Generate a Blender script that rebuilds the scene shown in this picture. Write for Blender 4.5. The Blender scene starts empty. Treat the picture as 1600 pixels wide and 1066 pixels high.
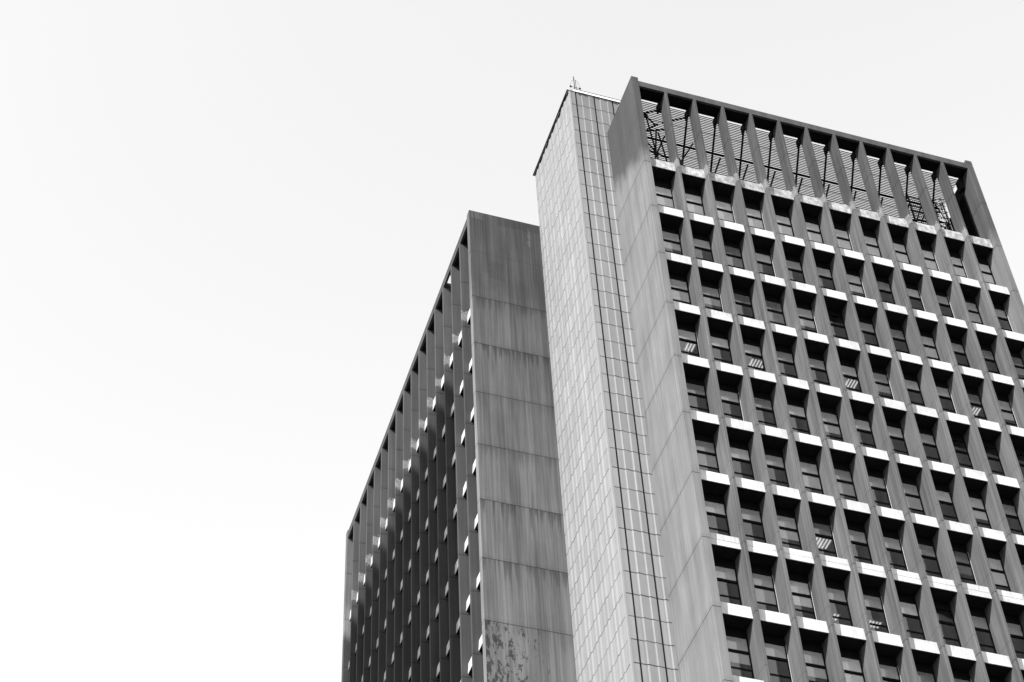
import bpy, bmesh, math, random
from mathutils import Vector, Matrix
random.seed(7)
S = bpy.context.scene
COL = S.collection

# ------------------------------------------------------------------ camera
# frame of reference: X along the big gridded facade, Y into the depth, Z up,
# z = 0 at the joint under the attic of the tall tower; the street is at z = G
G = -80.43
CAMPOS = Vector((-26.432, -51.163, -78.829))
R = ((0.95164518, -0.30463832, -0.03958473),
     (0.20593366, 0.72824144, -0.65364802),
     (0.22795348, 0.61388915, 0.75576274))
FPX = 3105.85
cd = bpy.data.cameras.new('camera'); cam = bpy.data.objects.new('camera', cd); COL.objects.link(cam)
m = Matrix(((R[0][0], -R[1][0], -R[2][0]), (R[0][1], -R[1][1], -R[2][1]), (R[0][2], -R[1][2], -R[2][2])))
cam.matrix_world = Matrix.Translation(CAMPOS) @ m.to_4x4()
cd.sensor_fit = 'HORIZONTAL'; cd.sensor_width = 36; cd.lens = 36 * FPX / 1600
cd.clip_start = .5; cd.clip_end = 6000
S.camera = cam

def project(x, y, z):
    d = Vector((x, y, z)) - CAMPOS
    c = [R[i][0]*d[0] + R[i][1]*d[1] + R[i][2]*d[2] for i in range(3)]
    return 800 + FPX*c[0]/c[2], 533 + FPX*c[1]/c[2]

# ------------------------------------------------------------------ world and sun
SUN_AZ, SUN_EL = 56.0, 36.0          # azimuth measured from -Y towards -X
sx = -math.sin(math.radians(SUN_AZ))*math.cos(math.radians(SUN_EL))
sy = -math.cos(math.radians(SUN_AZ))*math.cos(math.radians(SUN_EL))
sz = math.sin(math.radians(SUN_EL))
W = bpy.data.worlds.new('World'); S.world = W; W.use_nodes = True
nt = W.node_tree; nt.nodes.clear()
out = nt.nodes.new('ShaderNodeOutputWorld'); bg = nt.nodes.new('ShaderNodeBackground')
sky = nt.nodes.new('ShaderNodeTexSky'); sky.sky_type = 'NISHITA'; sky.sun_disc = False
sky.sun_elevation = math.radians(SUN_EL); sky.sun_rotation = math.radians(180 + SUN_AZ)
sky.air_density = 5.0; sky.dust_density = 0.0; sky.ozone_density = 1.0
bw = nt.nodes.new('ShaderNodeRGBToBW')
nt.links.new(sky.outputs[0], bw.inputs[0]); nt.links.new(bw.outputs[0], bg.inputs[0])
bg.inputs[1].default_value = 0.15
nt.links.new(bg.outputs[0], out.inputs[0])
sl = bpy.data.lights.new('sun', 'SUN'); so = bpy.data.objects.new('sun', sl); COL.objects.link(so)
sl.energy = 4.0; sl.angle = math.radians(.53); sl.color = (1, 1, 1)
so.rotation_euler = Vector((sx, sy, sz)).to_track_quat('Z', 'Y').to_euler()
so.location = (sx*200, sy*200, sz*200)
S.view_settings.view_transform = 'Standard'; S.view_settings.look = 'None'
S.view_settings.gamma = 1; S.view_settings.exposure = 1.05
S.cycles.max_bounces = 8; S.cycles.transparent_max_bounces = 12

# ------------------------------------------------------------------ materials
class NT:
    def __init__(s, name, rough=.85, spec=.3):
        s.m = bpy.data.materials.new(name); s.m.use_nodes = True; s.t = s.m.node_tree
        s.b = s.t.nodes['Principled BSDF']; s.b.inputs['Roughness'].default_value = rough
        s.b.inputs['Specular IOR Level'].default_value = spec
        s.pos = s.t.nodes.new('ShaderNodeNewGeometry').outputs['Position']
    def link(s, a, b): s.t.links.new(a, b)
    def put(s, v, sock):
        if isinstance(v, (int, float)): sock.default_value = v
        else: s.link(v, sock)
    def math(s, op, a, b=0.0, c=None, clamp=False):
        n = s.t.nodes.new('ShaderNodeMath'); n.operation = op; n.use_clamp = clamp
        s.put(a, n.inputs[0]); s.put(b, n.inputs[1])
        if c is not None: s.put(c, n.inputs[2])
        return n.outputs[0]
    def scale(s, v, sc, off=(0, 0, 0)):
        n = s.t.nodes.new('ShaderNodeMapping'); s.link(v, n.inputs[0])
        n.inputs['Scale'].default_value = sc; n.inputs['Location'].default_value = off
        return n.outputs[0]
    def noise(s, v, sc=1, detail=3, rough=.55):
        n = s.t.nodes.new('ShaderNodeTexNoise'); s.link(v, n.inputs['Vector'])
        n.inputs['Scale'].default_value = sc; n.inputs['Detail'].default_value = detail
        n.inputs['Roughness'].default_value = rough
        return n.outputs['Fac']
    def white(s, v):
        n = s.t.nodes.new('ShaderNodeTexWhiteNoise'); n.noise_dimensions = '3D'; s.link(v, n.inputs['Vector'])
        return n.outputs['Value']
    def xyz(s):
        n = s.t.nodes.new('ShaderNodeSeparateXYZ'); s.link(s.pos, n.inputs[0]); return n.outputs
    def comb(s, x, y, z):
        n = s.t.nodes.new('ShaderNodeCombineXYZ'); s.put(x, n.inputs[0]); s.put(y, n.inputs[1]); s.put(z, n.inputs[2])
        return n.outputs[0]
    def ramp(s, v, a, b, lo=0., hi=1.):
        n = s.t.nodes.new('ShaderNodeMapRange'); s.put(v, n.inputs['Value'])
        n.inputs['From Min'].default_value = a; n.inputs['From Max'].default_value = b
        n.inputs['To Min'].default_value = lo; n.inputs['To Max'].default_value = hi
        return n.outputs['Result']
    def mix(s, f, a, b):
        n = s.t.nodes.new('ShaderNodeMix'); n.data_type = 'FLOAT'
        s.put(f, n.inputs[0]); s.put(a, n.inputs[2]); s.put(b, n.inputs[3]); return n.outputs[0]
    def seam(s, v, period, off, w):
        """1 on a thin line repeated each period"""
        a = s.math('SUBTRACT', v, off); a = s.math('DIVIDE', a, period)
        f = s.math('FRACT', s.math('ADD', a, 100.5)); f = s.math('ABSOLUTE', s.math('SUBTRACT', f, .5))
        return s.math('LESS_THAN', f, w/period*.5)
    def fract_above(s, v, period, off):
        """distance below the last seam above (0..period)"""
        a = s.math('DIVIDE', s.math('SUBTRACT', v, off), period)
        f = s.math('FRACT', s.math('ADD', a, 100.0))
        return s.math('MULTIPLY', s.math('SUBTRACT', 1.0, f), period)
    def done(s, val, bump=None, strength=.3, dist=.01):
        c = s.t.nodes.new('ShaderNodeCombineColor')
        for i in range(3): s.link(val, c.inputs[i])
        s.link(c.outputs[0], s.b.inputs['Base Color'])
        if bump is not None:
            n = s.t.nodes.new('ShaderNodeBump'); n.inputs['Strength'].default_value = strength
            n.inputs['Distance'].default_value = dist; s.link(bump, n.inputs['Height']); s.link(n.outputs[0], s.b.inputs['Normal'])
        return s.m

def streaks(n, freq=9.0, along=.18):
    fine = n.noise(n.scale(n.pos, (freq, freq, along)), 1, 4, .6)
    broad = n.noise(n.scale(n.pos, (freq*.22, freq*.22, along*.6), (7, 3, 1)), 1, 3, .5)
    return fine, broad

def mat_block(name, base, top_dark, z0, seam_off, slope=None, drips=0.0, grime=False, lumps=None, period=3.6, seam2=None, con=1.0, seam_top=99.0):
    """board-marked facade concrete: vertical streaks, storey joints, darker weathered attic"""
    n = NT(name, .9, .2); x, y, z = n.xyz()
    fine, broad = streaks(n)
    v = n.math('MULTIPLY', n.ramp(fine, .25, .75, 1-.2*con, 1+.2*con), n.ramp(broad, .3, .7, 1-.14*con, 1+.14*con))
    cloud = n.noise(n.scale(n.pos, (.5, .5, .35)), 1, 4)
    v = n.math('MULTIPLY', v, n.ramp(cloud, .3, .7, .88, 1.12))
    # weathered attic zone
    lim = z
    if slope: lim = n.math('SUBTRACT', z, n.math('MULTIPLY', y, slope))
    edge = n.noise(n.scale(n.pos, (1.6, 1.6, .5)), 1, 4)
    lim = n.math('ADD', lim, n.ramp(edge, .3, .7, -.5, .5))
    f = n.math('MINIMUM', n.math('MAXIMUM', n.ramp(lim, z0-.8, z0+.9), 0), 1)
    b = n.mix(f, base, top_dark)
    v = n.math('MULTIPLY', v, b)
    if drips:
        d = n.fract_above(z, period, seam_off)
        thr = n.noise(n.scale(n.pos, (6, 6, .14), (4, 9, 0)), 1, 4, .7)
        length = n.ramp(thr, .42, .75, 0.0, 2.6)
        soft = n.math('MINIMUM', n.math('MAXIMUM', n.math('DIVIDE', n.math('SUBTRACT', length, d), .6), 0), 1)
        pan = n.white(n.comb(3.0, 1.0, n.math('FLOOR', n.math('DIVIDE', n.math('SUBTRACT', z, seam_off), period))))
        dr = n.math('MULTIPLY', soft, n.math('MULTIPLY', n.ramp(pan, 0, 1, .25, 1.0), drips))
        dr = n.math('MULTIPLY', dr, n.math('LESS_THAN', z, seam_top+.5))
        dr = n.math('MULTIPLY', dr, n.ramp(d, 0, 2.2, 1, 0))
        v = n.math('MULTIPLY', v, n.math('SUBTRACT', 1.0, n.math('MAXIMUM', dr, 0)))
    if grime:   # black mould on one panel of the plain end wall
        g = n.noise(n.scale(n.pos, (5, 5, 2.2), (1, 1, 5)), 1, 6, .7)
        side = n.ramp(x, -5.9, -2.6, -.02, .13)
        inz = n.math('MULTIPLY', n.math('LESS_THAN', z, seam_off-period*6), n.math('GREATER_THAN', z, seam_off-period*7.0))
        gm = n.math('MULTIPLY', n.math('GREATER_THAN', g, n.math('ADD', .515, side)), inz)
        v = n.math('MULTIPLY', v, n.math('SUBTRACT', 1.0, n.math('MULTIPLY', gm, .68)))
        # paler lower panels
        v = n.math('MULTIPLY', v, n.ramp(z, seam_off-22, seam_off+1, 1.42, .95))
        # repaired patches high on the wall
        for (xa, xb, za, zb, k) in ((-5.8, -5.1, 5.35, 5.93, 1.7), (-2.65, -2.5, 3.9, 5.5, 1.75), (-4.9, -4.1, .5, 1.9, .86),
                                    (-5.25, -4.95, -.2, .9, 1.16), (-4.3, -1.9, 5.2, 5.98, .8)):
            wob = n.ramp(n.noise(n.scale(n.pos, (6, 6, 3)), 1, 3), .3, .7, -.09, .09)
            xx = n.math('ADD', x, wob); zz = n.math('ADD', z, wob)
            q = n.math('MULTIPLY', n.math('GREATER_THAN', xx, xa), n.math('LESS_THAN', xx, xb))
            q = n.math('MULTIPLY', q, n.math('MULTIPLY', n.math('GREATER_THAN', zz, za), n.math('LESS_THAN', zz, zb)))
            q = n.math('MULTIPLY', q, n.ramp(fine, .35, .6, .3, 1.0)) if k > 1.5 else q
            v = n.math('MULTIPLY', v, n.math('ADD', 1.0, n.math('MULTIPLY', q, k-1)))
        # lighter zone over the attic floor
    if lumps is not None:   # pale mortar smeared over the fins at the first ledge
        ln = n.noise(n.scale(n.pos, (6, 6, 6)), 1, 4, .65)
        up = n.ramp(ln, .3, .7, -.22, .22)
        zl = n.math('ADD', z, up)
        q = n.math('MULTIPLY', n.math('LESS_THAN', zl, lumps+.05), n.math('GREATER_THAN', zl, lumps-.62))
        v = n.mix(n.math('MULTIPLY', q, n.ramp(ln, .35, .6, .85, .4)), v, .22)
    # pits
    pits = n.noise(n.scale(n.pos, (14, 14, 9)), 1, 2)
    v = n.math('MULTIPLY', v, n.mix(n.math('GREATER_THAN', pits, .735), 1.0, .72))
    if period:
        off = seam_off
        sm = n.math('MULTIPLY', n.seam(z, period, off, .05), n.math('LESS_THAN', z, seam_top+.5))
        v = n.math('MULTIPLY', v, n.mix(sm, 1.0, .38))
        if seam2 is not None: v = n.math('MULTIPLY', v, n.mix(n.seam(z, period, seam2, .03), 1.0, .6))
        halo = n.seam(z, period, off+.10, .22)
        v = n.math('MULTIPLY', v, n.mix(halo, 1.0, .93))
    return n.done(v, fine, .25, .012)

def mat_plain(name, val, var=.15, rough=.8, freq=3.0, spec=.3, metal=0):
    n = NT(name, rough, spec); n.b.inputs['Metallic'].default_value = metal
    a = n.noise(n.scale(n.pos, (freq, freq, freq*.4)), 1, 4)
    return n.done(n.math('MULTIPLY', n.ramp(a, .3, .7, 1-var, 1+var), val), a, .15, .005)

def mat_fascia(name):
    n = NT(name, .8, .25); x, y, z = n.xyz()
    s = n.noise(n.scale(n.pos, (14, 14, 1.4)), 1, 4, .6)
    c = n.noise(n.scale(n.pos, (1.1, 1.1, 1.1)), 1, 3)
    per = n.white(n.comb(n.math('FLOOR', n.math('DIVIDE', n.math('ADD', x, -.2), 1.579)), n.math('FLOOR', n.math('DIVIDE', y, 1.579)), n.math('FLOOR', n.math('DIVIDE', z, 3.6))))
    v = n.math('MULTIPLY', n.ramp(s, .3, .75, 1.1, .74), n.ramp(c, .3, .7, .86, 1.1))
    v = n.math('MULTIPLY', v, n.ramp(per, 0, 1, .46, .56))
    # the attic ledge is weathered greyer
    top = n.math('MINIMUM', n.math('MAXIMUM', n.ramp(z, -.6, 0.), 0), 1)
    blot = n.noise(n.scale(n.pos, (4, 4, 3), (3, 0, 0)), 1, 4)
    v = n.math('MULTIPLY', v, n.mix(top, 1.0, n.ramp(blot, .35, .65, .42, .88)))
    return n.done(v, s, .2, .006)

def mat_blind():
    n = NT('roller_blind', .8, .2); x, y, z = n.xyz()
    w = n.white(n.comb(n.math('FLOOR', n.math('DIVIDE', n.math('ADD', x, -.2), 1.579)), 1.0, n.math('FLOOR', n.math('DIVIDE', z, 3.6))))
    v = n.math('MULTIPLY', n.ramp(w, 0, 1, .16, .72), n.ramp(n.noise(n.scale(n.pos, (12, 12, .4)), 1, 2), .3, .7, .94, 1.06))
    top = n.math('GREATER_THAN', z, -3.6)
    return n.done(n.mix(top, v, .80))

def mat_tile(name, axis):
    """cladding of the service tower: 1.2 m courses, cells of slightly different grey"""
    n = NT(name, .85, .25); xyz = n.xyz(); z = xyz[2]; a = xyz[axis]
    c0 = -1.556 if axis == 0 else 3.717 + .36
    cell = n.comb(n.math('FLOOR', n.math('DIVIDE', n.math('SUBTRACT', a, c0), 1.0571)),
                  n.math('FLOOR', n.math('DIVIDE', n.math('SUBTRACT', z, -.17), 1.2)), 0.0)
    w = n.white(cell)
    fine, broad = streaks(n, 7, .12)
    v = n.math('MULTIPLY', n.ramp(w, 0, 1, .93, 1.06), n.ramp(fine, .25, .75, .88, 1.12))
    blot = n.noise(n.scale(n.pos, (1.7, 1.7, 1.2)), 1, 5, .65)
    v = n.math('MULTIPLY', v, n.ramp(blot, .3, .7, .95, 1.05))
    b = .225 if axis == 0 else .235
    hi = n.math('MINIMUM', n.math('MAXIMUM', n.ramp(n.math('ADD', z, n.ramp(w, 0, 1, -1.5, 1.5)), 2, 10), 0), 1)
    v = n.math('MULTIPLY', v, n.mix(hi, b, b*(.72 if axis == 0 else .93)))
    sm = n.seam(z, 1.2, -.17, .055)
    # joints are partly filled: the dark line breaks up
    brk = n.noise(n.scale(n.pos, (2.2, 2.2, 1.0)), 1, 4, .7)
    k = n.ramp(brk, .35, .6, .95, .6) if axis == 0 else n.ramp(brk, .35, .65, .95, .25)
    k = n.math('MINIMUM', n.math('MAXIMUM', k, 0), .92)
    v = n.math('MULTIPLY', v, n.math('SUBTRACT', 1.0, n.math('MULTIPLY', sm, k)))
    sj = n.seam(z, 3.6, -.17, .05)
    v = n.math('MULTIPLY', v, n.mix(sj, 1.0, .55))
    if axis == 0:   # open vertical joints
        vj = n.seam(a, 1.0571, -1.556, .075)
        v = n.math('MULTIPLY', v, n.mix(vj, 1.0, .12))
    if axis == 0:   # form-tie holes under every third course
        vv = n.t.nodes.new('ShaderNodeTexVoronoi'); vv.inputs['Scale'].default_value = 1.0
        n.link(n.scale(n.pos, (2.9, 2.9, 2.9)), vv.inputs['Vector']); vv.inputs['Randomness'].default_value = .35
        hole = n.math('LESS_THAN', vv.outputs['Distance'], .085)
        dd = n.fract_above(z, 3.6, -.17)
        hole = n.math('MULTIPLY', hole, n.math('LESS_THAN', dd, .5))
        v = n.math('MULTIPLY', v, n.mix(hole, 1.0, .35))
    return n.done(v, blot, .2, .01)

def mat_glass(IOR=1.7):
    m = bpy.data.materials.new('window_glass'); m.use_nodes = True; t = m.node_tree; t.nodes.clear()
    o = t.nodes.new('ShaderNodeOutputMaterial'); mx = t.nodes.new('ShaderNodeMixShader')
    tr = t.nodes.new('ShaderNodeBsdfTransparent'); gl = t.nodes.new('ShaderNodeBsdfGlossy')
    fr = t.nodes.new('ShaderNodeFresnel')      # same reflectance from both sides of the sheet
    ge = t.nodes.new('ShaderNodeNewGeometry'); mr = t.nodes.new('ShaderNodeMapRange')
    mr.inputs['To Min'].default_value = IOR; mr.inputs['To Max'].default_value = 1/IOR
    t.links.new(ge.outputs['Backfacing'], mr.inputs['Value']); t.links.new(mr.outputs[0], fr.inputs[0])
    tr.inputs[0].default_value = (.93, .93, .93, 1); gl.inputs['Roughness'].default_value = .02
    gl.inputs[0].default_value = (.9, .9, .9, 1)
    nz = t.nodes.new('ShaderNodeTexNoise'); nz.inputs['Scale'].default_value = .9
    g = t.nodes.new('ShaderNodeNewGeometry'); t.links.new(g.outputs['Position'], nz.inputs['Vector'])
    bp = t.nodes.new('ShaderNodeBump'); bp.inputs['Strength'].default_value = .25; bp.inputs['Distance'].default_value = .02
    t.links.new(nz.outputs['Fac'], bp.inputs['Height']); t.links.new(bp.outputs[0], gl.inputs['Normal'])
    t.links.new(fr.outputs[0], mx.inputs[0]); t.links.new(tr.outputs[0], mx.inputs[1]); t.links.new(gl.outputs[0], mx.inputs[2])
    t.links.new(mx.outputs[0], o.inputs[0]); return m

def mat_emit(name, v):
    m = bpy.data.materials.new(name); m.use_nodes = True
    b = m.node_tree.nodes['Principled BSDF']; b.inputs['Emission Color'].default_value = (1, 1, 1, 1)
    b.inputs['Emission Strength'].default_value = v; b.inputs['Base Color'].default_value = (.8, .8, .8, 1); return m

Z2 = -1.40            # the lower block is set 1.4 m below the tall one
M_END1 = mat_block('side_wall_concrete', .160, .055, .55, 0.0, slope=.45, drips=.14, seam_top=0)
M_PIL1 = mat_block('pilaster_concrete', .135, .06, .7, 0.0)
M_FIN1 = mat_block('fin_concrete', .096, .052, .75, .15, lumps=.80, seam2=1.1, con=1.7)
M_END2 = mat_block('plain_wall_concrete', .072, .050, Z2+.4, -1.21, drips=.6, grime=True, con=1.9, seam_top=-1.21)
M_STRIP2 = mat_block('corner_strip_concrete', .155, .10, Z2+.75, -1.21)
M_FIN2 = mat_block('side_fin_concrete', .050, .062, Z2+.75, Z2-.2, lumps=Z2+.95)  # base darkened below the attic to deepen the shadow cast there
M_BEAM = mat_plain('beam_concrete', .055, .25)
M_FASCIA = mat_fascia('painted_fascia')
M_LEDGE = mat_plain('shaded_ledge_concrete', .014, .25, spec=.08)  # near-black: shade beneath ledges and soffit panels is put into the colour
M_SPAN = mat_plain('shaded_spandrel', .007, .2, spec=.08)  # black stands for the deep shade below the ledges and the beam
M_SLAB = mat_plain('slab_concrete', .16, .1)
M_CORE = mat_plain('core_plaster', .12, .1)
M_FRAME = mat_plain('dark_window_frame', .008, .1, .8, spec=.05)
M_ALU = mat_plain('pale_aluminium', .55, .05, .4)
M_BLIND = mat_blind()
M_STEEL = mat_plain('black_steel', .008, .2, .8, spec=.05)
M_SLAT = mat_plain('dark_slats', .012, .2, .8, spec=.05)
M_GLASS = mat_glass()
M_TUBE = mat_emit('lit_tube', .36)
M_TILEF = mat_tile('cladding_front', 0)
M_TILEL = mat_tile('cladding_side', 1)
M_GROOVE = mat_plain('open_joint', .01, .1, spec=.05)
M_CORNICE = mat_plain('cornice_dark', .035, .2)
M_WHITE = mat_plain('white_coping', .78, .08)
M_GROUND = mat_plain('street_asphalt', .10, .3, .9, .3)
M_PAVE = mat_plain('paving', .22, .2, .9, .5)
M_FAR = mat_plain('render_wall', .3, .15)

# ------------------------------------------------------------------ mesh helpers
IDENT = lambda x, y, z: (x, y, z)
class MB:
    def __init__(s, fn=IDENT): s.bm = bmesh.new(); s.fn = fn
    def box(s, x0, x1, y0, y1, z0, z1, mi=0):
        v = [s.bm.verts.new(s.fn(x, y, z)) for z in (z0, z1) for y in (y0, y1) for x in (x0, x1)]
        for f in ((0,2,3,1), (4,5,7,6), (0,1,5,4), (2,6,7,3), (0,4,6,2), (1,3,7,5)):
            fc = s.bm.faces.new([v[i] for i in f]); fc.material_index = mi
        return s
    def prism(s, prof, x0, x1, mi=0):
        """profile of (y, z) swept from x0 to x1"""
        a = [s.bm.verts.new(s.fn(x0, y, z)) for y, z in prof]; b = [s.bm.verts.new(s.fn(x1, y, z)) for y, z in prof]
        n = len(prof)
        s.bm.faces.new(a).material_index = mi; s.bm.faces.new(b[::-1]).material_index = mi
        for i in range(n):
            s.bm.faces.new((a[i], a[(i+1) % n], b[(i+1) % n], b[i])).material_index = mi
        return s
    def column(s, prof, z0, z1, mi=0):
        """plan profile of (x, y) swept upward"""
        a = [s.bm.verts.new(s.fn(x, y, z0)) for x, y in prof]; b = [s.bm.verts.new(s.fn(x, y, z1)) for x, y in prof]
        n = len(prof)
        s.bm.faces.new(a).material_index = mi; s.bm.faces.new(b[::-1]).material_index = mi
        for i in range(n):
            s.bm.faces.new((a[i], a[(i+1) % n], b[(i+1) % n], b[i])).material_index = mi
        return s
    def rod(s, p, q, r, n=6):
        p = Vector(s.fn(*p)); q = Vector(s.fn(*q)); d = (q-p).normalized()
        u = d.orthogonal().normalized(); w = d.cross(u)
        ra = [s.bm.verts.new(p + r*(math.cos(t)*u + math.sin(t)*w)) for t in [2*math.pi*i/n for i in range(n)]]
        rb = [s.bm.verts.new(q + r*(math.cos(t)*u + math.sin(t)*w)) for t in [2*math.pi*i/n for i in range(n)]]
        s.bm.faces.new(ra); s.bm.faces.new(rb[::-1])
        for i in range(n): s.bm.faces.new((ra[i], ra[(i+1) % n], rb[(i+1) % n], rb[i]))
        return s
    def build(s, name, mats, parent=None, bevel=0.0, label=None, kind=None):
        bmesh.ops.recalc_face_normals(s.bm, faces=s.bm.faces)
        if bevel:
            bmesh.ops.bevel(s.bm, geom=list(s.bm.edges), offset=bevel, segments=1, affect='EDGES')
        me = bpy.data.meshes.new(name); s.bm.to_mesh(me); s.bm.free()
        for mm in (mats if isinstance(mats, (list, tuple)) else [mats]): me.materials.append(mm)
        o = bpy.data.objects.new(name, me); COL.objects.link(o)
        if parent is not None: attach(o, parent)
        if label: o['label'] = label
        if kind: o['kind'] = kind
        return o
def wpos(o):
    v = Vector((0, 0, 0))
    while o is not None: v += o.location; o = o.parent
    return v
def attach(o, parent):     # meshes carry world coordinates; the offset undoes the parents'
    o.parent = parent; o.location = -wpos(parent)
def thing(name, label, cat, loc, group=None):
    o = bpy.data.objects.new(name, None); COL.objects.link(o); o.location = loc
    o.empty_display_size = 2; o['label'] = label; o['category'] = cat
    if group: o['group'] = group
    return o
def copy_part(src, off):
    """copy of a part and its sub-parts, shifted"""
    c = src.copy(); COL.objects.link(c); c.parent = src.parent; c.location = src.location + Vector(off)
    for ch in src.children:
        k = ch.copy(); COL.objects.link(k); k.parent = c
    return c

# ------------------------------------------------------------------ ground
g = MB().box(-3000, 3000, -3000, 3000, G-1, G).build('ground', M_GROUND); g['kind'] = 'structure'
pv = MB().box(-14, 40, -9, 55, G+.004, G+.14).build('pavement', M_PAVE); pv['kind'] = 'structure'

# ------------------------------------------------------------------ slab block generator
P = 1.579; FT = .155; F1 = 1.778     # bay pitch, fin thickness, first fin
def area_of(fn, x0, x1, y, z0, z1):
    c = [project(*fn(x, y, z)) for x in (x0, x1) for z in (z0, z1)]
    mx = sum(a[0] for a in c)/4; my = sum(a[1] for a in c)/4
    inside = -10 < mx < 1640 and -10 < my < 1100
    w = abs(c[2][0]-c[0][0]); h = abs(c[1][1]-c[0][1])
    return (w*h if inside else 0.0)

def clear_span(k, nb, wl):
    """clear opening of bay k in local x"""
    a = .37 if k == 0 else F1 + P*(k-1) + FT
    b = F1 + P*k if k < nb-1 else F1 + P*(nb-2) + FT + 1.45
    return a, b

def slab_block(root, fn, nb, depth, dz, ptop, btop, bbot, mats, storeys, open_bay=None, side_depth=None):
    m_end, m_strip, m_fin = mats
    wl = F1 + P*(nb-2) + FT + 1.45            # start of the far pilaster
    gz = G
    D = (lambda dx: tuple(Vector(fn(dx, 0, 0)) - Vector(fn(0, 0, 0))))
    # end walls
    sd = side_depth or depth
    MB(fn).column([(0, .0), (.37, .0), (.37, 1.0), (.37, sd), (0, sd)], gz, ptop).build('end_wall', [m_end], root, .012)
    MB(fn).prism([(0, gz), (0, ptop), (.95, ptop), (.95, dz+.3), (depth, dz+.3), (depth, gz)], wl, wl+.37).build('end_wall', [m_strip], root, .012)
    # attic beam
    if open_bay is None:
        MB(fn).box(.37, wl, .03, .16, bbot, btop).build('roof_beam', M_BEAM, root, .01)
        MB(fn).box(.372, wl-.002, .161, .79, bbot+.01, btop-.02).build('beam_soffit', M_SPAN, root)  # separate near-black box: the shade under the beam as colour
    else:
        rb = MB(fn).box(.37, wl, .03, .15, bbot, btop).build('roof_beam', m_fin, root)
        for k in range(nb):
            if k == open_bay: continue
            a, b = clear_span(k, nb, wl)
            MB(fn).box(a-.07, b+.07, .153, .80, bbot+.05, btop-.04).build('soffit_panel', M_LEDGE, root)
    # fins
    fin = MB(fn).prism([(0, gz), (0, bbot-.003 if open_bay is None else bbot-.003), (.75, bbot-.003), (.75, dz+.55), (1.0, dz+.55), (1.0, gz)],
                       F1, F1+FT).build('fin', m_fin, root, .022)
    for k in range(1, nb-1): copy_part(fin, D(P*k))
    # roof slab, parapet kerb and floors
    x1, x2 = .372, wl-.002
    MB(fn).box(x1, x2, 1.09, depth-.05, dz-.3, dz+.12).build('roof_slab', M_SLAB, root)
    fs = MB(fn).box(x1, x2, 1.08, 7.0, dz-3.6-.3, dz-3.6+.0).build('floor_slab', M_SLAB, root)
    for k in range(2, storeys+1): copy_part(fs, (0, 0, -3.6*(k-1)))
    MB(fn).box(x1, x2, 7.0, depth-.05, gz, dz-.31).build('core_wall', M_CORE, root)
    # candidates for ledges and windows
    cells = []
    for k in range(storeys+1):
        for b in range(nb):
            xa, xb = clear_span(b, nb, wl); zt = dz - 3.6*k
            cells.append((area_of(fn, xa, xb, .3, zt, zt+.53), b, k))
    cells.sort(key=lambda c: -c[0])
    near = [c for c in cells if c[0] > 0][:100]
    key = {(b, k) for _, b, k in near}
    def ledge_mesh(mb_l, mb_f, xa, xb, k):
        z = dz - 3.6*k
        lo, hi = (.12, .82) if k == 0 else (-.03, .57)
        mb_l.prism([(.302, z+lo), (.337, z+hi-.052), (.337, z+hi-.02), (.962, z+hi-.02), (.962, z+lo)], xa, xb)
        if k == 0:      # crumbled mortar along the top of the attic ledge
            a = xa
            while a < xb-.02:
                c = min(a + random.uniform(.03, .12), xb); edge = max(0, 1-min(a-xa, xb-c)/.35)
                h = random.uniform(.0, .035) + edge*random.uniform(.0, .11)
                if h > .012: mb_f.box(a+.002, c-.002, .325, .325+random.uniform(.08, .3), z+hi-.001, z+hi+h)
                a = c
        if k == 7:
            mb_f.prism([(.265, z+lo-.004), (.285, z+.27), (.318, z+.27), (.30, z+lo-.004)], xa, xb)
            mb_f.prism([(.295, z+.30), (.315, z+hi+.06), (.42, z+hi+.06), (.42, z+hi-.018), (.335, z+hi-.018), (.335, z+.30)], xa, xb)
        else:
            mb_f.prism([(.27, z+lo-.004), (.305, z+hi), (.43, z+hi), (.43, z+hi-.018), (.337, z+hi-.018), (.337, z+hi-.05), (.30, z+lo-.004)], xa, xb)
    for _, b, k in near:
        xa, xb = clear_span(b, nb, wl)
        l = MB(fn); f = MB(fn); ledge_mesh(l, f, xa+.002, xb-.002, k)
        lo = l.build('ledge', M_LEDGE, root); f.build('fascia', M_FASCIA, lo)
    l = MB(fn); f = MB(fn)
    for _, b, k in cells:
        if (b, k) not in key and (k < 14):
            xa, xb = clear_span(b, nb, wl); ledge_mesh(l, f, xa+.002, xb-.002, k)
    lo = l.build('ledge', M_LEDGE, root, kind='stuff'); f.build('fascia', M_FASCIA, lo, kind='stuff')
    # spandrels under each ledge, one strip per storey
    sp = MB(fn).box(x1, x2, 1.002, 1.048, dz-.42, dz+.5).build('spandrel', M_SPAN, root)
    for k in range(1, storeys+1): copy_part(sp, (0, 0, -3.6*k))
    return wl, cells, clear_span

def window_mesh(fn, xa, xb, z, rnd, mbs):
    """z: the joint level of the storey; frame, glass, blind and jamb strip go to the four builders"""
    fr, gl, bl, st = mbs
    zt, zb = z-.425, z-3.045
    y0, y1 = .966, 1.03
    fr.box(xa, xa+.05, y0, y1, zb, zt); fr.box(xb-.06, xb, y0, y1, zb, zt)
    fr.box(xa+.05, xb-.06, y0, y1, zt-.05, zt)
    fr.box(xa+.05, xb-.06, y0-.02, y1, z-1.25, z-1.14); fr.box(xa+.05, xb-.06, y0, y1, z-2.06, z-1.99)
    gl.box(xa+.052, xb-.062, 0.982, 0.990, zb, zt-.052)
    if bl is not None:
        bot = {0: z-1.2, 1: z-2.02, 2: z-1.75}[rnd]
        bl.box(xa+.055, xb-.055, 1.000, 1.006, bot, zt-.052)
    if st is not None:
        st.box(xb-.014, xb-.001, .948, .964, zb+.5, zt)

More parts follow.
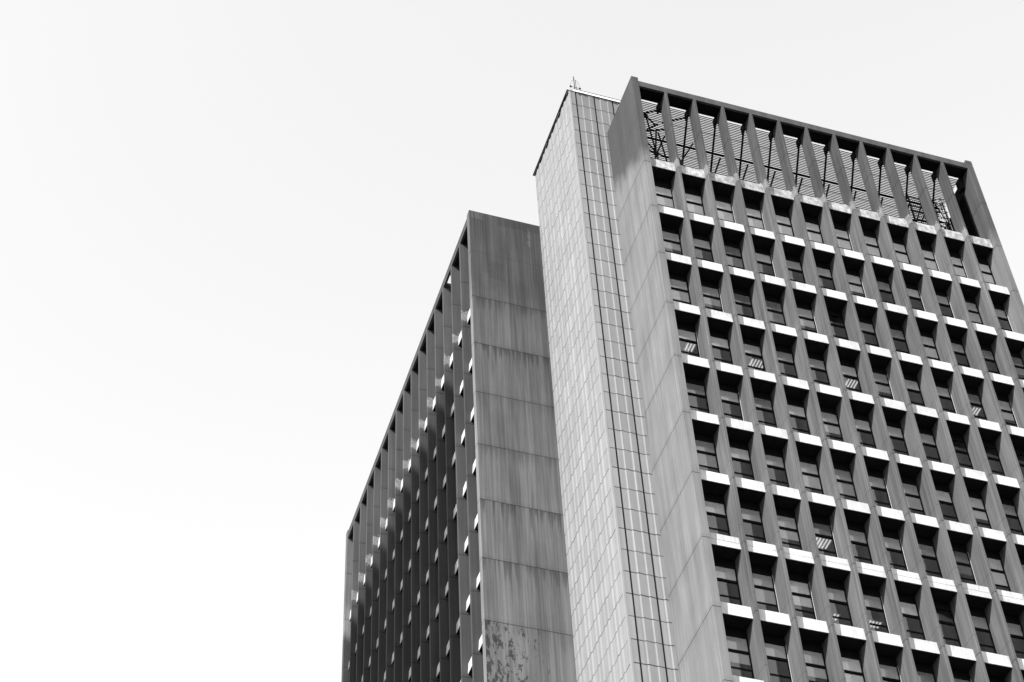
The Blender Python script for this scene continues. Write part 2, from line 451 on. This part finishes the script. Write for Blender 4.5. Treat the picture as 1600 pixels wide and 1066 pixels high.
# ================================================================== TALL BLOCK
tall = thing('office_tower', 'tallest office block, right of the pale tower, gridded with fins, white ledges and windows',
             'office building', (9.7, 7, G))
wl, cells, cs = slab_block(tall, IDENT, 12, 14.0, 0.0, 7.46, 7.20, 6.74, (M_END1, M_PIL1, M_FIN1), 21, side_depth=3.712)
# windows: the hundred that show largest are parts, the rest one mesh
def warea(b, k):
    xa, xb = cs(b, 12, wl); return area_of(IDENT, xa, xb, 1.0, -3.6*k-2.1, -3.6*k-.45)
wc = sorted([(warea(b, k), b, k) for b in range(12) for k in range(13)], key=lambda c: -c[0])
near = [c for c in wc if c[0] > 0][:100]; nk = {(b, k) for _, b, k in near}
LIT = {(0, 3), (2, 3), (5, 3), (9, 3), (3, 6), (3, 7), (4, 7)}
for _, b, k in near:
    xa, xb = cs(b, 12, wl); rnd = random.random()
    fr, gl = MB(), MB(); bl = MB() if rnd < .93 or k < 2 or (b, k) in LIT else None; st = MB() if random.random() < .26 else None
    kind = 0 if rnd < .50 else (1 if rnd < .72 else 2)
    if k == 0: kind = 1
    if (b, k) in LIT: kind = 0
    window_mesh(IDENT, xa+.002, xb-.002, -3.6*k, kind, (fr, gl, bl, st))
    w = fr.build('window', M_FRAME, tall)
    gl.build('pane', M_GLASS, w)
    if bl: bl.build('blind', M_BLIND, w)
    if st: st.build('sunlit_jamb_strip', M_ALU, w)  # pale strip stands in for sunlight on the frame edge
fr, gl = MB(), MB()
for _, b, k in wc:
    if (b, k) not in nk:
        xa, xb = cs(b, 12, wl); window_mesh(IDENT, xa+.002, xb-.002, -3.6*k, 0, (fr, gl, None, None))
w = fr.build('window', M_FRAME, tall, kind='stuff'); gl.build('pane', M_GLASS, w, kind='stuff')
MB().box(.37, wl, 1.0, 1.07, G, -3.6*13-.42).build('lower_wall', M_CORE, tall)

# pergola of slats over the open attic
pg = MB()
y = 1.02; i = 0
while y < 7.5:
    xs = .38 if y < 3.6 else 2.0
    h = .075
    if i % 9 == 5: h = .10
    pg.box(xs, wl-.01, y, y+(.055 if i % 17 == 9 else .044), 6.95, 6.95+.03)
    y += .100; i += 1
pg.build('pergola_slats', M_SLAT, tall)
for k, yy in enumerate((3.0, 5.6)):
    MB().box(.38 if yy < 3.6 else 2.0, wl-.01, yy, yy+.06, 6.86, 6.94).build('purlin', M_STEEL, tall)
# bracket and raking struts behind every fin
for k in range(11):
    fx = F1 + P*k
    MB().box(fx-.10, fx+.0, .70, 1.05, 6.2, 6.735).build('bracket', M_STEEL, tall)
    if k >= 1:
        MB().rod((fx-.04, .93, 6.25), (fx+.05, 4.85, .14), .055).build('strut', M_STEEL, tall)
    if k >= 2:
        MB().rod((fx-.95, 3.2, .14), (fx+1.22, 3.2, 6.85), .05).build('strut', M_STEEL, tall)
# braced steel frame in the first bays
def rods(name, lst, r=.05):
    for a, b in lst: MB().rod(a, b, r).build(name, M_STEEL, tall)
rods('brace', [((1.95, 1.6, 6.1), (1.3, 1.6, 5.4)), ((1.15, 1.6, 6.75), (2.25, 1.6, 7.55)), ((1.29, 1.6, 6.62), (1.76, 1.6, 5.97)), ((1.32, 1.6, 6.6), (1.66, 1.6, 2.4)),
               ((1.77, 1.6, 5.4), (1.42, 1.6, 2.3)), ((1.87, 1.6, 5.3), (2.14, 1.6, 2.4)), ((2.2, 1.6, 5.1), (1.55, 1.6, 3.2)),
               ((.9, 1.6, 4.6), (1.6, 1.6, 3.4)), ((1.1, 1.6, 3.5), (2.25, 1.6, 3.2)), ((2.2, 1.6, 6.35), (3.75, 1.6, 7.45)),
               ((3.76, 1.6, 5.05), (2.83, 1.6, 3.0)), ((2.70, 1.6, 3.7), (3.1, 1.6, 2.5)), ((1.2, 1.6, 5.2), (2.3, 1.6, 5.75))], .045)
# gusset plates of the frame
for (a, b) in ((1.29, 6.62), (1.55, 3.35), (2.85, 3.05), (2.2, 7.45)):
    MB().box(a-.13, a+.13, 1.57, 1.63, b-.16, b+.16).build('gusset_plate', M_STEEL, tall)
# black louvre wall at the far end of the attic
lw = MB().box(19.06, 19.13, .96, 8.0, .14, 5.4)
z = .3
while z < 5.35: lw.box(19.01, 19.06, .96, 8.0, z, z+.05); z += .14
MB().box(18.98, wl-.003, .70, 1.15, 5.85, 6.735).build('bracket', M_STEEL, tall)
lw.box(19.06, 19.13, .96, 2.1, 5.38, 6.4)
lw.box(19.10, 19.50, .955, .99, .31, 6.6)
lw.build('louvre_wall', M_STEEL, tall)

# ================================================================== SERVICE TOWER
TX0, TX1, TY0, TY1, TZ = -1.94, 1.90, 3.717, 9.50, 10.60
core = thing('service_tower', 'narrow pale clad service tower rising between the two finned office blocks',
             'tower', (0, 6.6, G))
PP = 1.0571
def saw(a0, a1, c0, amp=.036, ga=.07, rw=.05):
    """plan profile along one face: three shallow teeth to a panel, an open joint between panels; returns (a, out, groove)"""
    pts = [(a0, 0.0)]
    k = math.floor((a0-c0)/PP)
    while True:
        s = c0 + k*PP
        if s > a1: break
        for j, (da, oo) in enumerate(((-.036, .0), (-.0355, -ga), (.0355, -ga), (.036, .0), (.35-rw, -.008), (.35, amp), (.76-rw, -.004), (.76, amp*.95))):
            a = s + da
            if a0+.03 < a < a1-.03: pts.append((a, oo))
        k += 1
    pts.append((a1, 0.0)); return pts
front = [(a, TY0 - o) for a, o in saw(TX0+.10, TX1, -1.556)]
left = [(TX0 - o, a) for a, o in saw(TY0+.10, TY1, TY0+.36+.0, .030, .003, .11)]
plan_f = [(TX0+.10, TY0+.4)] + front + [(TX1, TY0+.4)]
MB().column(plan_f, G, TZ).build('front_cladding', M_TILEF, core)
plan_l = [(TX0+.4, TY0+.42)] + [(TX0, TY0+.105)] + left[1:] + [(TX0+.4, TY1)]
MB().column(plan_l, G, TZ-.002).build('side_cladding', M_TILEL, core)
MB().column([(TX0-.012, TY0-.012), (TX0+.098, TY0-.012), (TX0+.098, TY0+.1), (TX0+.05, TY0+.103), (TX0-.012, TY0+.103)], G, TZ+.01).build('corner_trim', mat_plain('corner_trim_concrete', .25, .08), core, .008)
MB().box(TX0+.42, TX1-.01, TY0+.45, TY1-.01, G, TZ-.01).build('core_wall', M_CORE, core)
MB().box(TX0-.11, TX1+.05, TY0-.02, TY1+.10, TZ+.012, TZ+.085).build('cornice', M_CORNICE, core)
# ragged sealant under the cornice
rg = MB(); a = TY0
while a < TY1:
    h = random.choice((.02, .04, .05, .10, .16, .08)); b = min(a + random.uniform(.2, .7), TY1)
    rg.box(TX0-.075, TX0-.045, a, b, TZ+.011-h, TZ+.011); a = b
rg.build('cornice_drip', M_CORNICE, core); rg = MB()
a = TX0+.5
while a < TX1-.2:
    h = random.choice((.02, .03, .05, .08)); b = a + random.uniform(.2, .6)
    rg.box(a, b, TY0-.075, TY0-.045, TZ+.011-h, TZ+.011); a = b
rg.build('cornice_drip', M_CORNICE, core)
MB().box(TX0+.30, TX1+.05, TY0+.0, TY0+.2, TZ+.087, TZ+.30).build('coping', M_WHITE, core, .01)
rl = MB(); a = TX0+.34
while a < TX1: rl.box(a, a+.10, TY0+.03, TY0+.12, TZ+.30, TZ+.40); a += .21
rl.box(TX0+.32, TX1, TY0+.045, TY0+.105, TZ+.40, TZ+.43)
rl.build('coping_rail', M_STEEL, core)

mast = thing('lightning_mast', 'thin twin-pole lightning mast with a short knobbed crossbar standing on the pale service tower', 'mast', (-1.1, 4.6, TZ+.1))
mb = MB().rod((-1.17, 4.6, TZ+.1), (-1.17, 4.6, 13.6), .022).rod((-1.08, 4.6, TZ+.1), (-1.08, 4.6, 13.25), .016); mb.build('pole', M_STEEL, mast)
MB().rod((-1.40, 4.6, 12.55), (-.86, 4.6, 12.55), .014).build('crossbar', M_STEEL, mast)
for xx in (-1.40, -.86):
    MB().box(xx-.045, xx+.045, 4.56, 4.64, 12.50, 12.60).build('knob', M_STEEL, mast, .012)
lp = MB(); pr = None
for i in range(13):
    t = math.pi*i/12; q = (-1.13 - .27*math.cos(t), 4.6, 12.55 + .75*math.sin(t))
    if pr: lp.rod(pr, q, .007, 4)
    pr = q
lp.rod((-1.40, 4.6, 12.5), (-1.36, 4.6, TZ+.1), .006, 4).rod((-.86, 4.6, 12.5), (-.9, 4.6, TZ+.1), .006, 4)
lp.build('cage_wire', M_STEEL, mast)

# ================================================================== LOWER BLOCK
LX, LY = -5.89, 9.53
low = thing('office_tower', 'lower concrete office block at left with a stained plain wall and receding tall fins',
            'office building', (1, 22, G))
FL = lambda x, y, z: (LX + y, LY + x, z)
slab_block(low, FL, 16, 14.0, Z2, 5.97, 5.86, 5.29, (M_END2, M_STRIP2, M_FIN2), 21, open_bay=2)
# pale corner strip facing the fins' side
MB(FL).box(.004, .368, -.012, -.001, G, 5.90).build('corner_strip', M_STRIP2, low)
wl2 = F1 + P*14 + FT + 1.45
gg, ff = MB(FL), MB(FL)
for k in range(13):
    z = Z2 - 3.6*k
    for b in range(16):
        xa, xb = clear_span(b, 16, wl2)
        window_mesh(FL, xa+.002, xb-.002, z, 0, (ff, gg, None, None))
w = ff.build('window', M_FRAME, low, kind='stuff'); gg.build('pane', M_GLASS, w, kind='stuff')
MB(FL).box(.37, wl2, 1.0, 1.07, G, Z2-3.6*13-.42).build('lower_wall', M_CORE, low)
MB(FL).box(.372, wl2-.01, 9.0, 9.3, Z2+.14, 5.4).build('attic_wall', M_SLAB, low)
for k in range(1, 15, 4):
    MB(FL).rod((F1+P*k+.9, .2, 5.6), (F1+P*k+.3, 2.6, 5.2), .04).build('strut', M_STEEL, low)

# ================================================================== things on the tall block's roof
rack = thing('equipment_rack', 'dark lattice equipment rack behind the last attic fins of the tall block', 'rack', (17.8, 2.6, .12))
rk = MB()
for xx in (16.72, 17.45, 18.2, 18.85): rk.box(xx, xx+.07, 2.5, 2.57, .12, 6.75)
rk.build('post', M_STEEL, rack)
rk = MB(); z = 1.2
while z < 6.7: rk.box(16.72, 18.9, 2.575, 2.61, z, z+.035); z += .42
rk.build('rail', M_STEEL, rack)
rk = MB()
for i in range(17): rk.rod((16.8+.125*i, 2.63, 4.5), (16.8+.125*i, 2.63, 6.7), .012, 4)
rk.build('mesh_panel', M_STEEL, rack)
rk = MB().rod((16.75, 2.45, 4.2), (17.7, 2.45, 6.7), .04).rod((17.0, 2.4, 4.1), (17.9, 2.4, 6.4), .03).rod((18.2, 2.45, 6.7), (18.85, 2.45, 4.3), .03)
rk.rod((16.5, 2.4, 4.2), (18.9, 2.4, 4.75), .05)
rk.build('cross_brace', M_STEEL, rack)
lad = thing('caged_ladder', 'pale caged ladder against the black louvre wall in the last attic bay', 'ladder', (18.7, 2.2, .12))
MB().rod((18.62, 2.15, .12), (18.62, 2.15, 6.8), .03).rod((18.62, 2.55, .12), (18.62, 2.55, 6.8), .03).build('rail', M_ALU, lad)
rr = MB(); z = .4
while z < 6.7: rr.rod((18.62, 2.15, z), (18.62, 2.55, z), .016, 5); z += .3
rr.build('rung', M_ALU, lad)
rr = MB(); z = 2.4
while z < 6.7:
    pr = None
    for i in range(9):
        t = math.pi*i/8; q = (18.62 - .62*math.sin(t), 2.35 - .33*math.cos(t), z)
        if pr: rr.rod(pr, q, .018, 4)
        pr = q
    z += .55
rr.build('cage', M_STEEL, lad)

# ================================================================== lit office ceilings
def lamp(x, y, k, n, label, cut=1.2):
    z = -3.6*k - .305
    t = thing('ceiling_light', label, 'ceiling light', (x, y, z), 'fluorescent office lights seen through the windows')
    MB().box(x-.075*n-.03, x+.075*n+.01, y-cut/2, y+cut/2, z-.012, z).build('tray', M_BLIND, t)
    for i in range(n):
        xx = x - .075*n + .15*i + .06
        MB().box(xx-.026, xx+.026, y-cut/2+.03, y+cut/2-.03, z-.05, z-.014).build('tube', M_TUBE, t)
lamp(1.90, 1.98, 3, 3, 'lit office light behind the leftmost window, three bright tubes, high on the facade', .5)
lamp(5.25, 2.12, 3, 5, 'lit office light of five slanting tubes, fourth window row, third bay from the left', .6)
lamp(9.95, 2.07, 3, 4, 'lit office light of four tubes near the middle of the fourth window row', .6)
lamp(16.35, 2.10, 3, 3, 'lit office light of three tubes near the right edge of the fourth window row', .6)
lamp(6.65, 2.18, 6, 5, 'brightest lit office light, five tubes in the seventh window row', .6)
lamp(6.87, 2.70, 7, 2, 'small lit office light of two tubes in the eighth row, below the brightest one', .4)
lamp(8.60, 2.69, 7, 4, 'lit office light of four short tubes in the eighth window row', .4)

# ================================================================== skyscraper across the street (outside the picture; it shades the lower block)
D0 = 60.0; HT = (Z2-1.0) + D0*math.tan(math.radians(SUN_EL))
NX = LX - D0*math.sin(math.radians(SUN_AZ)); NY = 13.6 - D0*math.cos(math.radians(SUN_AZ))
cdir = lambda u, v, z: (NX - v, NY + u, z)
nb = thing('skyscraper', 'tall plain skyscraper across the street, outside the picture, shading the lower block', 'skyscraper', (NX-11, NY+12, G))
MB(cdir).box(0, 25, 0, 22, G, HT).build('wall', M_FAR, nb)
wb = MB(cdir); z = G+4
while z < HT-3: wb.box(1, 24, -.06, -.003, z, z+1.8); z += 3.7
wb.build('window_band', M_FRAME, nb)
